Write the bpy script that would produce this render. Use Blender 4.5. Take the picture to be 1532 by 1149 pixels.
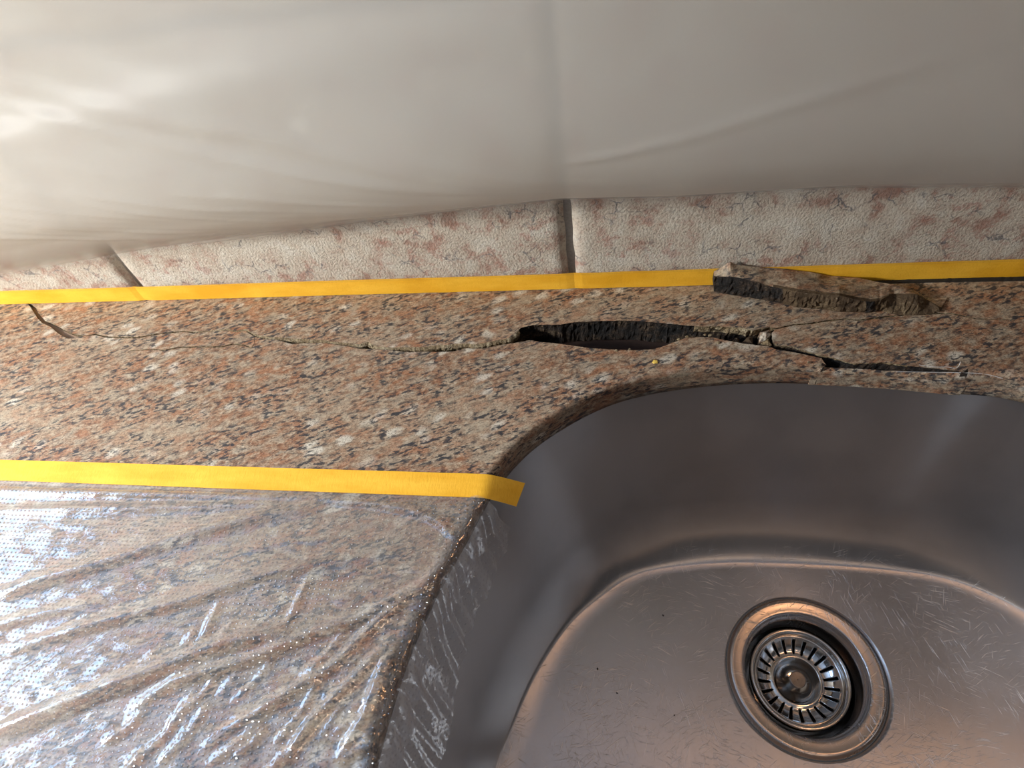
import bpy, bmesh, math, random
from mathutils import Vector, Matrix, noise

random.seed(7)
for o in list(bpy.data.objects):
    bpy.data.objects.remove(o)
S = bpy.context.scene
COL = S.collection

# ------------------------------------------------------------------ camera
F_PX, CX, CY = 930.0, 766.0, 574.5            # focal length and centre for a 1532 x 1149 frame
CAM_H = 0.37                                   # lens above the counter top (z = 0)
_down = Vector((920 - CX, 1270 - CY, F_PX)).normalized()          # x right, y down, z forward
_xw = -Vector((-4919 - CX, 590 - CY, F_PX)).normalized()
_xw = (_xw - _xw.dot(_down) * _down).normalized()
_zw = -_down
_yw = _zw.cross(_xw)
CAM = Vector((0, 0, CAM_H))
cam_data = bpy.data.cameras.new('camera')
cam = bpy.data.objects.new('camera', cam_data)
COL.objects.link(cam)
# columns: camera right / up / back axes expressed in the world
right = Vector((_xw.x, _yw.x, _zw.x))
up = -Vector((_xw.y, _yw.y, _zw.y))
back = -Vector((_xw.z, _yw.z, _zw.z))
cam.matrix_world = Matrix(((right.x, up.x, back.x, CAM.x), (right.y, up.y, back.y, CAM.y),
                           (right.z, up.z, back.z, CAM.z), (0, 0, 0, 1)))
cam_data.sensor_width = 36.0
cam_data.lens = F_PX / 1532 * 36
cam_data.clip_start = 0.01
cam_data.dof.use_dof = True
cam_data.dof.focus_distance = 0.44
cam_data.dof.aperture_fstop = 9.0
S.camera = cam

# ------------------------------------------------------------------ world, lights, exposure
W = bpy.data.worlds.new('room_light'); S.world = W
W.use_nodes = True
W.node_tree.nodes['Background'].inputs[0].default_value = (0.56, 0.57, 0.60, 1)
W.node_tree.nodes['Background'].inputs[1].default_value = 0.075

def area(name, loc, target, sx, sy, power, col, spread=math.pi):
    d = bpy.data.lights.new(name, 'AREA'); d.shape = 'RECTANGLE'
    d.size, d.size_y, d.energy, d.color, d.spread = sx, sy, power, col, spread
    o = bpy.data.objects.new(name, d); COL.objects.link(o)
    o.location = loc
    o.rotation_euler = (Vector(target) - Vector(loc)).to_track_quat('-Z', 'Y').to_euler()
    return o
# low light from the left end of the counter, a blue window behind it, a warm ceiling lamp
area('counter_end_light', (-1.06, -0.08, 0.45), (-0.1, 0.25, 0), 0.12, 0.12, 18.5, (1.0, 0.96, 0.88))
area('window_daylight', (-1.45, 0.10, 0.90), (0.0, 0.15, 1.45), 0.9, 1.10, 23.0, (0.45, 0.66, 1.0))
area('ceiling_lamp', (0.55, -0.75, 1.5), (0.1, 0.1, 0), 0.22, 0.22, 1.4, (1.0, 0.66, 0.42))
area('cabinet_lamp', (0.46, 0.16, 0.92), (0.3, 0.12, 0), 0.08, 0.08, 0.60, (1.0, 0.50, 0.22))

S.view_settings.view_transform = 'Standard'
S.view_settings.look = 'None'
S.view_settings.gamma = 1.0
S.view_settings.use_curve_mapping = False
S.view_settings.exposure = 0.0

# ------------------------------------------------------------------ measuring helpers (photo point -> real plane)
def ray(px, py):
    r = Vector((px - CX, py - CY, F_PX))
    return Vector((_xw.dot(r), _yw.dot(r), _zw.dot(r)))
def onz(px, py, z=0.0):
    r = ray(px, py); k = (z - CAM_H) / r.z
    return Vector((CAM.x + r.x * k, CAM.y + r.y * k, z))
def ony(px, py, y):
    r = ray(px, py); k = (y - CAM.y) / r.y
    return Vector((CAM.x + r.x * k, y, CAM.z + r.z * k))
WALL_Y = 0.3727

# ------------------------------------------------------------------ object helpers
def link(name, me, mats, parent=None):
    o = bpy.data.objects.new(name, me); COL.objects.link(o)
    for m in (mats if isinstance(mats, (list, tuple)) else [mats]):
        if m.name not in [x.name for x in me.materials if x]: me.materials.append(m)
    if parent: o.parent = parent
    return o
def mesh(name, vs, fs, mats, parent=None, smooth=False, mi=None, sm=None):
    me = bpy.data.meshes.new(name)
    me.from_pydata([tuple(v) for v in vs], [], fs); me.update()
    for i, p in enumerate(me.polygons):
        p.use_smooth = sm[i] if sm else smooth
    o = link(name, me, mats, parent)
    if mi:
        for p, k in zip(me.polygons, mi): p.material_index = k
    return o
def tag(o, label, cat, group=None):
    o['label'] = label; o['category'] = cat
    if group: o['group'] = group
    return o
def empty(name, loc):
    o = bpy.data.objects.new(name, None); COL.objects.link(o); o.location = loc
    o.empty_display_size = 0.02
    return o
def put(o, parent):                      # parent while keeping world placement
    o.parent = parent; o.matrix_parent_inverse = Matrix.Translation(-parent.location)
    return o
def catmull(pts, n, closed=False):
    out = []; N = len(pts)
    seg = N if closed else N - 1
    for i in range(seg):
        g = lambda k: pts[k % N] if closed else pts[max(0, min(N - 1, k))]
        p0, p1, p2, p3 = g(i - 1), g(i), g(i + 1), g(i + 2)
        for j in range(n):
            t = j / n
            out.append(tuple(0.5 * (2 * b + (c - a) * t + (2 * a - 5 * b + 4 * c - d) * t * t + (3 * b - a - 3 * c + d) * t ** 3)
                             for a, b, c, d in zip(p0, p1, p2, p3)))
    if not closed: out.append(tuple(pts[-1]))
    return out
def interp(tab, x):
    if x <= tab[0][0]: return tab[0][1]
    for (a, b), (c, d) in zip(tab, tab[1:]):
        if x <= c: return b + (d - b) * (x - a) / max(1e-9, c - a)
    return tab[-1][1]
def sstep(a, b, x):
    t = max(0, min(1, (x - a) / (b - a))); return t * t * (3 - 2 * t)
def lathe(prof, n=96, cz=(0, 0)):
    vs, fs = [], []
    for r, z in prof:
        for k in range(n):
            a = 2 * math.pi * k / n
            vs.append((cz[0] + r * math.cos(a), cz[1] + r * math.sin(a), z))
    for i in range(len(prof) - 1):
        for k in range(n):
            k2 = (k + 1) % n
            fs.append((i * n + k, (i + 1) * n + k, (i + 1) * n + k2, i * n + k2))
    return vs, fs

# ------------------------------------------------------------------ material helpers
class NT:
    def __init__(s, name):
        s.m = bpy.data.materials.new(name); s.m.use_nodes = True
        s.t = s.m.node_tree; s.t.nodes.clear()
        s.out = s.t.nodes.new('ShaderNodeOutputMaterial')
        s.co = s.t.nodes.new('ShaderNodeTexCoord')
    def n(s, typ, ins=None, **kw):
        nd = s.t.nodes.new('ShaderNode' + typ)
        for k, v in kw.items(): setattr(nd, k, v)
        for k, v in (ins or {}).items():
            sk = nd.inputs[k]
            if isinstance(v, bpy.types.NodeSocket): s.t.links.new(v, sk)
            else: sk.default_value = v
        return nd
    def map(s, scale=(1, 1, 1), rot=(0, 0, 0), loc=(0, 0, 0), src='Object'):
        v = s.co.outputs[src] if isinstance(src, str) else src
        if tuple(rot) != (0, 0, 0):      # turn first, stretch afterwards
            v = s.n('Mapping', {'Vector': v, 'Rotation': rot}).outputs[0]
        return s.n('Mapping', {'Vector': v, 'Scale': scale, 'Location': loc}).outputs[0]
    def noise(s, vec, scale, detail=4, rough=0.6, dist=0):
        return s.n('TexNoise', {'Vector': vec, 'Scale': scale, 'Detail': detail, 'Roughness': rough, 'Distortion': dist}).outputs[0]
    def ramp(s, fac, stops, interp='LINEAR'):
        nd = s.n('ValToRGB', {'Fac': fac}); cr = nd.color_ramp; cr.interpolation = interp
        while len(cr.elements) > 1: cr.elements.remove(cr.elements[-1])
        for i, (p, c) in enumerate(stops):
            e = cr.elements[0] if i == 0 else cr.elements.new(p)
            e.position = p
            c = (c, c, c) if not isinstance(c, tuple) else c
            e.color = (*c, 1)
        return nd.outputs[0]
    def mix(s, fac, a, b, mode='MIX'):
        nd = s.n('Mix', data_type='RGBA', blend_type=mode)
        for idx, v in ((0, fac), (6, a), (7, b)):
            if isinstance(v, bpy.types.NodeSocket): s.t.links.new(v, nd.inputs[idx])
            else: nd.inputs[idx].default_value = (v if idx == 0 else (*v, 1))
        return nd.outputs[2]
    def math(s, op, a, b=0.0, c=0.0):
        nd = s.n('Math', operation=op)
        for i, v in enumerate((a, b, c)):
            if isinstance(v, bpy.types.NodeSocket): s.t.links.new(v, nd.inputs[i])
            else: nd.inputs[i].default_value = v
        return nd.outputs[0]
    def bump(s, h, strength, dist, normal=None):
        ins = {'Height': h, 'Strength': strength, 'Distance': dist}
        if normal is not None: ins['Normal'] = normal
        return s.n('Bump', ins).outputs[0]
    def schlick(s, f0, normal=None):
        nrm = normal if normal is not None else s.n('NewGeometry').outputs['Normal']
        d = s.n('VectorMath', {0: nrm, 1: s.n('NewGeometry').outputs['Incoming']}, operation='DOT_PRODUCT').outputs['Value']
        p = s.math('POWER', s.math('SUBTRACT', 1.0, s.math('MINIMUM', s.math('ABSOLUTE', d), 1.0)), 5.0)
        return s.math('ADD', s.math('MULTIPLY', p, 1 - f0), f0)
    def pbr(s, **kw):
        b = s.n('BsdfPrincipled')
        for k, v in kw.items():
            k = k.replace('_', ' ')
            if isinstance(v, bpy.types.NodeSocket): s.t.links.new(v, b.inputs[k])
            elif isinstance(v, tuple) and len(v) == 3: b.inputs[k].default_value = (*v, 1)
            else: b.inputs[k].default_value = v
        return b.outputs[0]
    def done(s, sh):
        s.t.links.new(sh, s.out.inputs[0]); return s.m

def granite():
    t = NT('granite')
    G = math.radians(-20)
    flow = t.map((0.55, 1.0, 0.8), (0, 0, G))
    body = t.noise(flow, 330, 5, .70, .5)
    fine = t.noise(t.map((.7, 1, 1), (0, 0, G)), 900, 3, .7)
    mid = t.noise(t.map((.5, 1, 1), (0, 0, G), (.9, .4, .2)), 120, 4, .6, .4)
    c = t.ramp(body, [(.34, (.060, .036, .026)), (.43, (.190, .102, .060)), (.50, (.285, .175, .108)),
                      (.57, (.36, .255, .165)), (.68, (.50, .41, .30))])
    # tan and grey-green drifts, rusty patches
    c = t.mix(t.ramp(mid, [(.50, 0.0), (.62, .50)]), c, (.36, .325, .245))
    c = t.mix(t.ramp(mid, [(.38, .58), (.48, 0.0)]), c, (.33, .135, .062))
    big = t.noise(t.map((.6, 1, 1), (0, 0, G), (.2, 0, 0)), 17, 3, .55)
    c = t.mix(t.ramp(big, [(.48, 0.0), (.66, .35)]), c, (.42, .36, .26))
    # pale feldspar crystals, gathered in patches
    vv = t.map((0.62, 1, 1), (0, 0, math.radians(-28)))
    wob = t.n('VectorMath', {0: t.n('TexNoise', {'Vector': vv, 'Scale': 110.0, 'Detail': 3.0}).outputs[1], 'Scale': .009}, operation='SCALE').outputs[0]
    vd = t.n('VectorMath', {0: vv, 1: wob}, operation='ADD').outputs[0]
    vo = t.n('TexVoronoi', {'Vector': vd, 'Scale': 85.0, 'Randomness': .95})
    spot = t.ramp(vo.outputs['Distance'], [(.16, 1.0), (.46, 0.0)], 'EASE')
    rnd = t.ramp(t.n('SeparateColor', {0: vo.outputs['Color']}).outputs[0], [(.38, 0.0), (.50, 1.0)])
    patch = t.ramp(t.noise(t.map((1, 1.2, 1), (0, 0, 0), (.31, .12, 0)), 11, 2, .5), [(.44, 0.0), (.54, 1.0)])
    pm = t.math('MULTIPLY', t.math('MULTIPLY', spot, rnd), patch)
    c = t.mix(t.math('MULTIPLY', pm, .78), c, t.ramp(fine, [(.3, (.43, .39, .31)), (.6, (.66, .62, .52))]))
    # fine salt and pepper
    c = t.mix(t.ramp(fine, [(.36, .70), (.47, 0.0)]), c, (.060, .042, .034))
    c = t.mix(t.ramp(fine, [(.58, 0.0), (.70, .5)]), c, (.58, .50, .39))
    # charcoal mica flecks, drawn out along the grain
    mic = t.noise(t.map((.40, 1, 1), (0, 0, G), (.07, .2, 0)), 400, 3, .55, .2)
    mask = t.noise(t.map((.45, 1, 1), (0, 0, G), (.5, .3, 0)), 60, 5, .7)
    mm = t.math('MULTIPLY', t.ramp(mic, [(.50, 0.0), (.57, 1.0)]), t.ramp(mask, [(.44, .12), (.545, 1.0)]))
    c = t.mix(t.math('MULTIPLY', mm, .92), c, (.026, .029, .036))
    n = t.bump(fine, .22, .0006)
    n = t.bump(body, .12, .001, n)
    return t.done(t.pbr(Base_Color=c, Roughness=t.ramp(fine, [(.3, .36), (.7, .52)]), Normal=n, Specular_IOR_Level=.3))

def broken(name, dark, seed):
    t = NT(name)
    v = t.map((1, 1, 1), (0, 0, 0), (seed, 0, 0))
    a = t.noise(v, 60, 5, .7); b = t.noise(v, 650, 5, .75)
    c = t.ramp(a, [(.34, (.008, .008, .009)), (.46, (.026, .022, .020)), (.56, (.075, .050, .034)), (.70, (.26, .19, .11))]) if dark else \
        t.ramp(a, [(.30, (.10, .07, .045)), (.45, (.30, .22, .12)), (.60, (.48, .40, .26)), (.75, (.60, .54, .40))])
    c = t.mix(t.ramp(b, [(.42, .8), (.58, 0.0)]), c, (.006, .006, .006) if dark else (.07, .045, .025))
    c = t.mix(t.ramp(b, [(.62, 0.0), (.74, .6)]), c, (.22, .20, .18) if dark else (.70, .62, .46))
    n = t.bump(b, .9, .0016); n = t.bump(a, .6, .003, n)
    return t.done(t.pbr(Base_Color=c, Roughness=.75, Normal=n, Specular_IOR_Level=.25))

def tile_mat():
    t = NT('hammered_tile')
    v = t.map()
    g = t.noise(v, 520, 4, .65); h = t.noise(v, 36, 5, .7, .2); k = t.noise(v, 13, 2, .5)
    c = t.ramp(h, [(.36, (.38, .24, .19)), (.45, (.56, .48, .40)), (.56, (.62, .57, .49)), (.68, (.66, .63, .57))])
    pink = t.math('MULTIPLY', t.ramp(t.noise(t.map((1, 1, 1), (0, 0, 0), (.4, 0, .2)), 62, 5, .75), [(.52, 0.0), (.60, 1.0)]), t.ramp(k, [(.38, 0.0), (.52, 1.0)]))
    c = t.mix(t.math('MULTIPLY', pink, .55), c, (.36, .135, .095))
    ve = t.n('TexVoronoi', {'Vector': t.n('VectorMath', {0: v, 1: t.n('VectorMath', {0: t.n('TexNoise', {'Vector': v, 'Scale': 120.0, 'Detail': 5.0}).outputs[1], 'Scale': .012}, operation='SCALE').outputs[0]}, operation='ADD').outputs[0], 'Scale': 70.0}, feature='DISTANCE_TO_EDGE').outputs[0]
    vein = t.math('MULTIPLY', t.ramp(ve, [(.015, 1.0), (.05, 0.0)]), t.ramp(t.noise(v, 45, 3, .6), [(.52, 0.0), (.62, 1.0)]))
    c = t.mix(t.math('MULTIPLY', vein, .8), c, (.10, .105, .13))
    c = t.mix(t.ramp(g, [(.36, .55), (.48, 0.0)]), c, (.27, .22, .18))
    n = t.bump(g, .9, .0016); n = t.bump(h, .2, .003, n)
    return t.done(t.pbr(Base_Color=c, Roughness=.62, Normal=n, Specular_IOR_Level=.3))

def tape_mat():
    t = NT('yellow_masking_tape')
    a = t.noise(t.map((1, .25, 1)), 900, 3, .7); b = t.noise(t.map((.3, 1, 1)), 60, 3, .6)
    c = t.ramp(b, [(.35, (.80, .40, .018)), (.65, (.92, .52, .045))])
    c = t.mix(t.ramp(a, [(.35, .3), (.5, 0.0)]), c, (.70, .34, .015))
    n = t.bump(a, .35, .0005); n = t.bump(b, .2, .001, n)
    return t.done(t.pbr(Base_Color=c, Roughness=.5, Normal=n, Specular_IOR_Level=.35))

def steel(name, rough, base=(.47, .465, .465), scratch=1.0, brush=1.0, aniso=0.0):
    t = NT(name)
    v = t.co.outputs['Object']
    br = t.noise(t.map((700, 12, 12)), 1.0, 4, .6)
    lines = None
    for i, ang in enumerate((25, -38, 70, -75, 8, -15)):
        ln = t.noise(t.map((70, 1250, 70), (0, 0, math.radians(ang)), (i * 3.1, i, 0)), 1.0, 1, .4)
        ln = t.math('MULTIPLY', t.ramp(ln, [(.675, 0.0), (.71, 1.0)]), t.ramp(t.noise(t.map((1, 1, 1), (0, 0, 0), (i, i * 2, 0)), 24, 2, .5), [(.5, 0.0), (.6, 1.0)]))
        lines = ln if lines is None else t.math('MAXIMUM', lines, ln)
    up_ = t.math('ABSOLUTE', t.n('SeparateXYZ', {0: t.n('NewGeometry').outputs['Normal']}).outputs[2])
    flat = t.ramp(up_, [(.72, 0.0), (.93, 1.0)])
    lines = t.math('MULTIPLY', lines, flat)
    cloud = t.noise(v, 14, 4, .6)
    r = t.math('ADD', t.math('MULTIPLY', t.math('SUBTRACT', br, .5), .10 * brush), rough)
    if aniso: r = t.math('ADD', r, t.math('MULTIPLY', t.math('SUBTRACT', 1.0, flat), .08))
    r = t.math('ADD', r, t.math('MULTIPLY', t.math('SUBTRACT', cloud, .5), .20))
    r = t.math('ADD', r, t.math('MULTIPLY', lines, .10 * scratch))
    c = t.mix(t.math('MULTIPLY', lines, .6 * scratch), base, (.85, .80, .74))
    c = t.mix(t.ramp(cloud, [(.36, .30), (.55, 0.0)]), c, tuple(x * .75 for x in base))
    n = t.bump(lines, .36 * scratch, .0005)
    kw = {}
    if aniso:      # floor brushed front to back, walls brushed round the bowl
        tg = t.mix(flat, (0, 0, 1), (1, 0, 0))
        kw = dict(Anisotropic=aniso, Tangent=tg)
    return t.done(t.pbr(Base_Color=c, Metallic=1.0, Roughness=r, Normal=n, **kw))

def clear_film():
    t = NT('clear_masking_film')
    uv = t.co.outputs['UV']
    sp = t.n('SeparateXYZ', {0: uv})
    # embossed dots on a square grid, 3.1 mm by 2.6 mm
    u = t.math('SUBTRACT', t.math('FRACT', t.math('DIVIDE', sp.outputs[0], .0034)), .5)
    w = t.math('SUBTRACT', t.math('FRACT', t.math('DIVIDE', sp.outputs[1], .0030)), .5)
    r2 = t.math('SQRT', t.math('ADD', t.math('MULTIPLY', u, u), t.math('MULTIPLY', w, w)))
    dot = t.ramp(r2, [(.06, 1.0), (.22, 0.0)], 'EASE')
    fold = t.noise(t.map((.35, 1.0, 1), (0, 0, math.radians(-24))), 160, 4, .6, .5)
    n = t.bump(dot, 1.0, .0011); n = t.bump(fold, .26, .0018, n)
    fr = t.schlick(.075, n)
    fac = t.math('MINIMUM', t.math('MULTIPLY', fr, 1.8), .60)
    gl = t.n('BsdfGlossy', {'Color': (.95, .97, 1, 1), 'Roughness': .105, 'Normal': n}).outputs[0]
    tr = t.n('BsdfTransparent', {'Color': (.97, .97, .97, 1)}).outputs[0]
    df = t.n('AddShader', {0: t.n('BsdfDiffuse', {'Color': (.75, .75, .75, 1), 'Normal': n}).outputs[0],
                           1: t.n('BsdfTranslucent', {'Color': (.24, .24, .24, 1), 'Normal': n}).outputs[0]}).outputs[0]
    lw = t.n('LayerWeight', {'Blend': .35}).outputs['Facing']
    body = t.n('MixShader', {0: t.math('ADD', t.math('MULTIPLY', lw, .34), .035), 1: tr, 2: df}).outputs[0]
    return t.done(t.n('MixShader', {0: fac, 1: body, 2: gl}).outputs[0])

def hazy_film():
    t = NT('hazy_plastic_sheeting')
    hz = t.n('Attribute', attribute_name='haze').outputs['Fac']
    fold = t.noise(t.map((.25, 1, 1)), 70, 3, .55, .4)
    n = t.bump(fold, .10, .003)
    tr = t.n('BsdfTransparent', {'Color': (.98, .98, .98, 1)}).outputs[0]
    df = t.n('MixShader', {0: .55, 1: t.n('BsdfDiffuse', {'Color': (.78, .77, .72, 1), 'Normal': n}).outputs[0],
                           2: t.n('BsdfTranslucent', {'Color': (.78, .75, .68, 1), 'Normal': n}).outputs[0]}).outputs[0]
    rf = t.n('BsdfRefraction', {'Color': (.97, .95, .93, 1), 'Roughness': .5, 'IOR': 1.10, 'Normal': n}).outputs[0]
    milky = t.n('MixShader', {0: .05, 1: t.n('MixShader', {0: .25, 1: df, 2: rf}).outputs[0], 2: tr}).outputs[0]
    body = t.n('MixShader', {0: hz, 1: tr, 2: milky}).outputs[0]
    gl = t.n('BsdfGlossy', {'Color': (1, 1, 1, 1), 'Roughness': .45, 'Normal': n}).outputs[0]
    fr = t.schlick(.03)
    return t.done(t.n('MixShader', {0: t.math('MULTIPLY', fr, .18), 1: body, 2: gl}).outputs[0])

def plain(name, col, rough=.6, metal=0.0, bscale=400, bstr=.2):
    t = NT(name)
    a = t.noise(t.map(), bscale, 4, .6)
    c = t.mix(t.ramp(a, [(.35, .5), (.6, 0.0)]), col, tuple(x * .6 for x in col))
    return t.done(t.pbr(Base_Color=c, Roughness=rough, Metallic=metal, Normal=t.bump(a, bstr, .0006)))

M_GRAN = granite()
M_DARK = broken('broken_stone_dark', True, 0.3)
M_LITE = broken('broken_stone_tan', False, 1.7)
M_TILE = tile_mat()
M_GROUT = plain('grout', (.34, .32, .31), .85, 0, 500, .5)
M_TAPE = tape_mat()
M_STEEL = steel('brushed_steel_bowl', .35, (.45, .45, .46), aniso=.75)
M_FLANGE = steel('scuffed_steel_flange', .27, (.55, .50, .47), 1.0, .5)
M_POLISH = steel('polished_steel', .12, (.62, .60, .58), .3, .2)
M_KNOB = plain('dull_steel_knob', (.24, .22, .20), .38, 1.0, 300, .05)
M_BLACK = plain('black_gap_shade', (.012, .011, .010), .8)  # shade as black colour, for the wall gap and below the strainer slots
M_FILM = clear_film()
M_HAZE = hazy_film()
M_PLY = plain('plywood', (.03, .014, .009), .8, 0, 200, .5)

# ================================================================== SETTING: tiled backsplash wall
wall = mesh('wall_back', [(-1.0, WALL_Y + .006, -.30), (1.0, WALL_Y + .006, -.30), (1.0, WALL_Y + .006, 1.55), (-1.0, WALL_Y + .006, 1.55),
                          (-1.0, WALL_Y + .05, -.30), (1.0, WALL_Y + .05, -.30), (1.0, WALL_Y + .05, 1.55), (-1.0, WALL_Y + .05, 1.55)],
            [(0, 1, 2, 3), (5, 4, 7, 6), (4, 0, 3, 7), (1, 5, 6, 2), (3, 2, 6, 7), (4, 5, 1, 0)], M_GROUT)
wall['kind'] = 'structure'; wall['label'] = 'kitchen wall faced with large beige hammered stone tiles'

x0_, x1_, y0_, y1_, z0_, z1_ = -1.6, 1.4, -1.6, WALL_Y + .05, 1.55, 1.6
ceil = mesh('ceiling', [(x0_, y0_, z0_), (x1_, y0_, z0_), (x1_, y1_, z0_), (x0_, y1_, z0_), (x0_, y0_, z1_), (x1_, y0_, z1_), (x1_, y1_, z1_), (x0_, y1_, z1_)],
            [(3, 2, 1, 0)[::-1], (4, 5, 6, 7), (0, 1, 5, 4), (1, 2, 6, 5), (2, 3, 7, 6), (3, 0, 4, 7)], plain('ceiling_paint', (.80, .78, .76), .9))
ceil['kind'] = 'structure'; ceil['label'] = 'plain white kitchen ceiling'
TW, GAP = 0.3965, 0.0062
def tile_mesh(w, h, seed):
    nx, nz = int(w / .0055), int(h / .0055)
    vs, fs = [], []
    r = .0035
    for j in range(nz + 1):
        for i in range(nx + 1):
            x, z = w * i / nx, h * j / nz
            e = min(x, w - x, z, h - z)
            d = 0.0 if e >= r else r * (1 - math.sqrt(max(0, 1 - (1 - e / r) ** 2)))
            nz_ = noise.noise(Vector((x * 40 + seed, 3, z * 40))) * .0005 + noise.noise(Vector((x * 190 + seed, 9, z * 190))) * .00028
            ex = .0009 * noise.noise(Vector((z * 70 + seed, x * 9, 1))) if (i in (0, nx)) else 0
            vs.append((x + ex, d + nz_, z))
    for j in range(nz):
        for i in range(nx):
            a = j * (nx + 1) + i
            fs.append((a, a + 1, a + nx + 2, a + nx + 1))
    b = [j * (nx + 1) for j in range(nz + 1)]
    edge = list(range(nx + 1)) + [j * (nx + 1) + nx for j in range(1, nz + 1)] + [nz * (nx + 1) + i for i in range(nx - 1, -1, -1)] + [j * (nx + 1) for j in range(nz - 1, 0, -1)]
    base = len(vs)
    for k in edge: vs.append((vs[k][0], .0065, vs[k][2]))
    m = len(edge)
    for k in range(m): fs.append((edge[(k + 1) % m], edge[k], base + k, base + (k + 1) % m))
    return vs, fs
JX = -0.0335                       # vertical joint seen above the counter
for row, (z0, h) in enumerate(((-.045, .270), (.231, .3903), (.6275, .3903))):
    for k in (-2, -1, 0, 1):
        x0 = JX + k * TW + GAP / 2
        vs, fs = tile_mesh(TW - GAP, h, row * 17 + k * 5.3)
        t_ = mesh('tile', vs, fs, M_TILE, wall, True)
        t_.location = (x0, WALL_Y, z0)

# ================================================================== GRANITE COUNTERTOP, cracked
RIM = [(132.4, 290.6), (86.9, 289.6), (39.4, 283.0), (.9, 271.5), (-32.3, 251.9), (-61, 227), (-82.1, 195.8), (-97.5, 157.6), (-111.4, 122),
       (-122, 86), (-127.6, 52), (-130.3, 21.9), (-131, -20), (-125, -60), (-102, -95), (-50, -112), (147, -117), (345, -112), (396, -95), (419, -60),
       (425, -20), (424, 22), (418, 86), (406, 122), (392, 158), (373, 196), (350, 228), (312, 257), (270, 276.4), (233, 281.5), (184, 287.5)]
RIMC = [(x / 1000, y / 1000) for x, y in catmull(RIM, 10, True)]         # counter-clockwise seen from above

def P(lst, z=0.0): return [onz(x, y, z) for x, y in lst]
CRACK_F = [(40, 453), (46, 460), (56, 476), (62.7, 483), (75, 488.5), (85.6, 498), (94, 503), (102, 507), (113, 505), (123, 503), (143, 501.4), (158.7, 505), (182, 506.2),
           (204, 506.2), (215, 504.6), (228, 501.6), (250, 499), (276, 496.6), (288, 498.4), (303, 497.4), (322, 495.6), (340, 494), (352, 497.5), (367, 495), (377.6, 502), (381, 503.5), (380.2, 514), (376.4, 519.6), (366, 515.6), (349, 513.6), (332, 517.8), (312, 518.2), (293, 518.2), (269, 518.8), (245, 523.4), (228, 521.8), (205, 523.8), (188, 525.4), (205, 524.6), (228, 523.2), (245, 525), (269, 520.6), (293, 520), (312, 519.8), (332, 519.6), (349, 515.4), (366, 517.6), (376.8, 521.2), (381.0, 514), (381.8, 504), (390, 506.4), (414, 508.6), (436, 514.6),
           (456, 513.4), (485, 513.2), (512, 517), (539.5, 521.8), (561.6, 522.4), (583.7, 524), (612.5, 527), (630, 526), (654, 526.6), (679, 525.8), (694.7, 521.6), (721.8, 521.6), (747, 516.6),
           (772.8, 512.6), (794, 509), (810, 511.8), (831, 513.6), (855, 517), (883.6, 521), (922.8, 523.3), (950, 524), (975, 522.7), (990.7, 518.8), (1009, 512), (1024.6, 505.8), (1043, 504), (1066, 505),
           (1090, 510), (1116, 514.6), (1140, 517), (1152.8, 519), (1161, 522.8), (1195, 528.5), (1229, 536), (1236, 546)]
WEDGE = [(1440, 558), (1434, 555), (1400, 551.5), (1361, 547.5), (1322.6, 542.2), (1290, 543.6), (1274.4, 543.6), (1245.5, 535), (1229.5, 532), (1203.7, 524.8), (1186.7, 518.8), (1164.6, 516.6), (1156, 512.6), (1154.5, 498),
         (1160, 493), (1186.7, 487.0), (1215.5, 484.6), (1237.6, 481), (1264.8, 478), (1284, 480.2), (1329, 474.6), (1351.5, 472.6), (1403, 470), (1425, 470), (1460.7, 477.5), (1505.6, 478.8), (1560, 480), (1700, 486), (1900, 494)]
CRACK_B = [(45, 453), (53, 460), (59.5, 471), (68, 480), (81.5, 485), (94, 492.6), (110.7, 499.6), (123, 501.8), (143.4, 499.6), (158.7, 503), (182, 504), (204.5, 504), (214.7, 503), (228, 500), (250, 497.6), (275.8, 495), (287.7, 496.4), (303, 495.6), (322, 494),
           (340, 491.6), (352, 495), (367.4, 492), (377.6, 498.4), (390, 502.5), (414, 504.6), (436, 506.4), (456, 507), (485, 509), (512, 512.6), (536, 515), (551, 511.4), (563, 518.4), (583, 519.6), (612, 519.4), (640, 518.6),
           (654, 516.6), (696.4, 514), (715, 514.6), (738.8, 510), (762, 505.8), (770, 499.9), (779, 490.5), (798, 486), (837, 485.5), (861, 482), (886, 480.6), (930.6, 479.5), (962, 480.6), (988, 483), (1027, 487), (1050.7, 488.6), (1068, 488), (1090, 489),
           (1108.6, 490), (1125.6, 494.6), (1139, 491.6), (1151, 489.4), (1161, 490.8), (1186.7, 485), (1215.5, 482.5), (1237.6, 479), (1264.8, 476), (1284, 478.2), (1329, 472.6), (1351.5, 470.6), (1403, 468), (1425, 468.2), (1460.7, 476.4), (1505.6, 478.2), (1560, 479.4), (1700, 485.4), (1900, 493.4)]

def densify(pts, step, jit, seed):
    out = []
    for a, b in zip(pts, pts[1:]):
        L = (b - a).length; n = max(1, int(L / step)); nrm = Vector((-(b - a).y, (b - a).x, 0)).normalized()
        for k in range(n):
            p = a.lerp(b, k / n)
            j = jit * (noise.noise(Vector((p.x * 420, p.y * 420, seed))) + .6 * noise.noise(Vector((p.x * 1100, p.y * 1100, seed + 4))))
            out.append(p + nrm * (j if k else j * .4))
    out.append(pts[-1].copy())
    return out
TH = 0.025
counter = empty('granite_countertop', (-0.4, 0.12, -TH))
tag(counter, 'cracked brown and salmon granite countertop around the steel sink', 'countertop')

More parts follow.
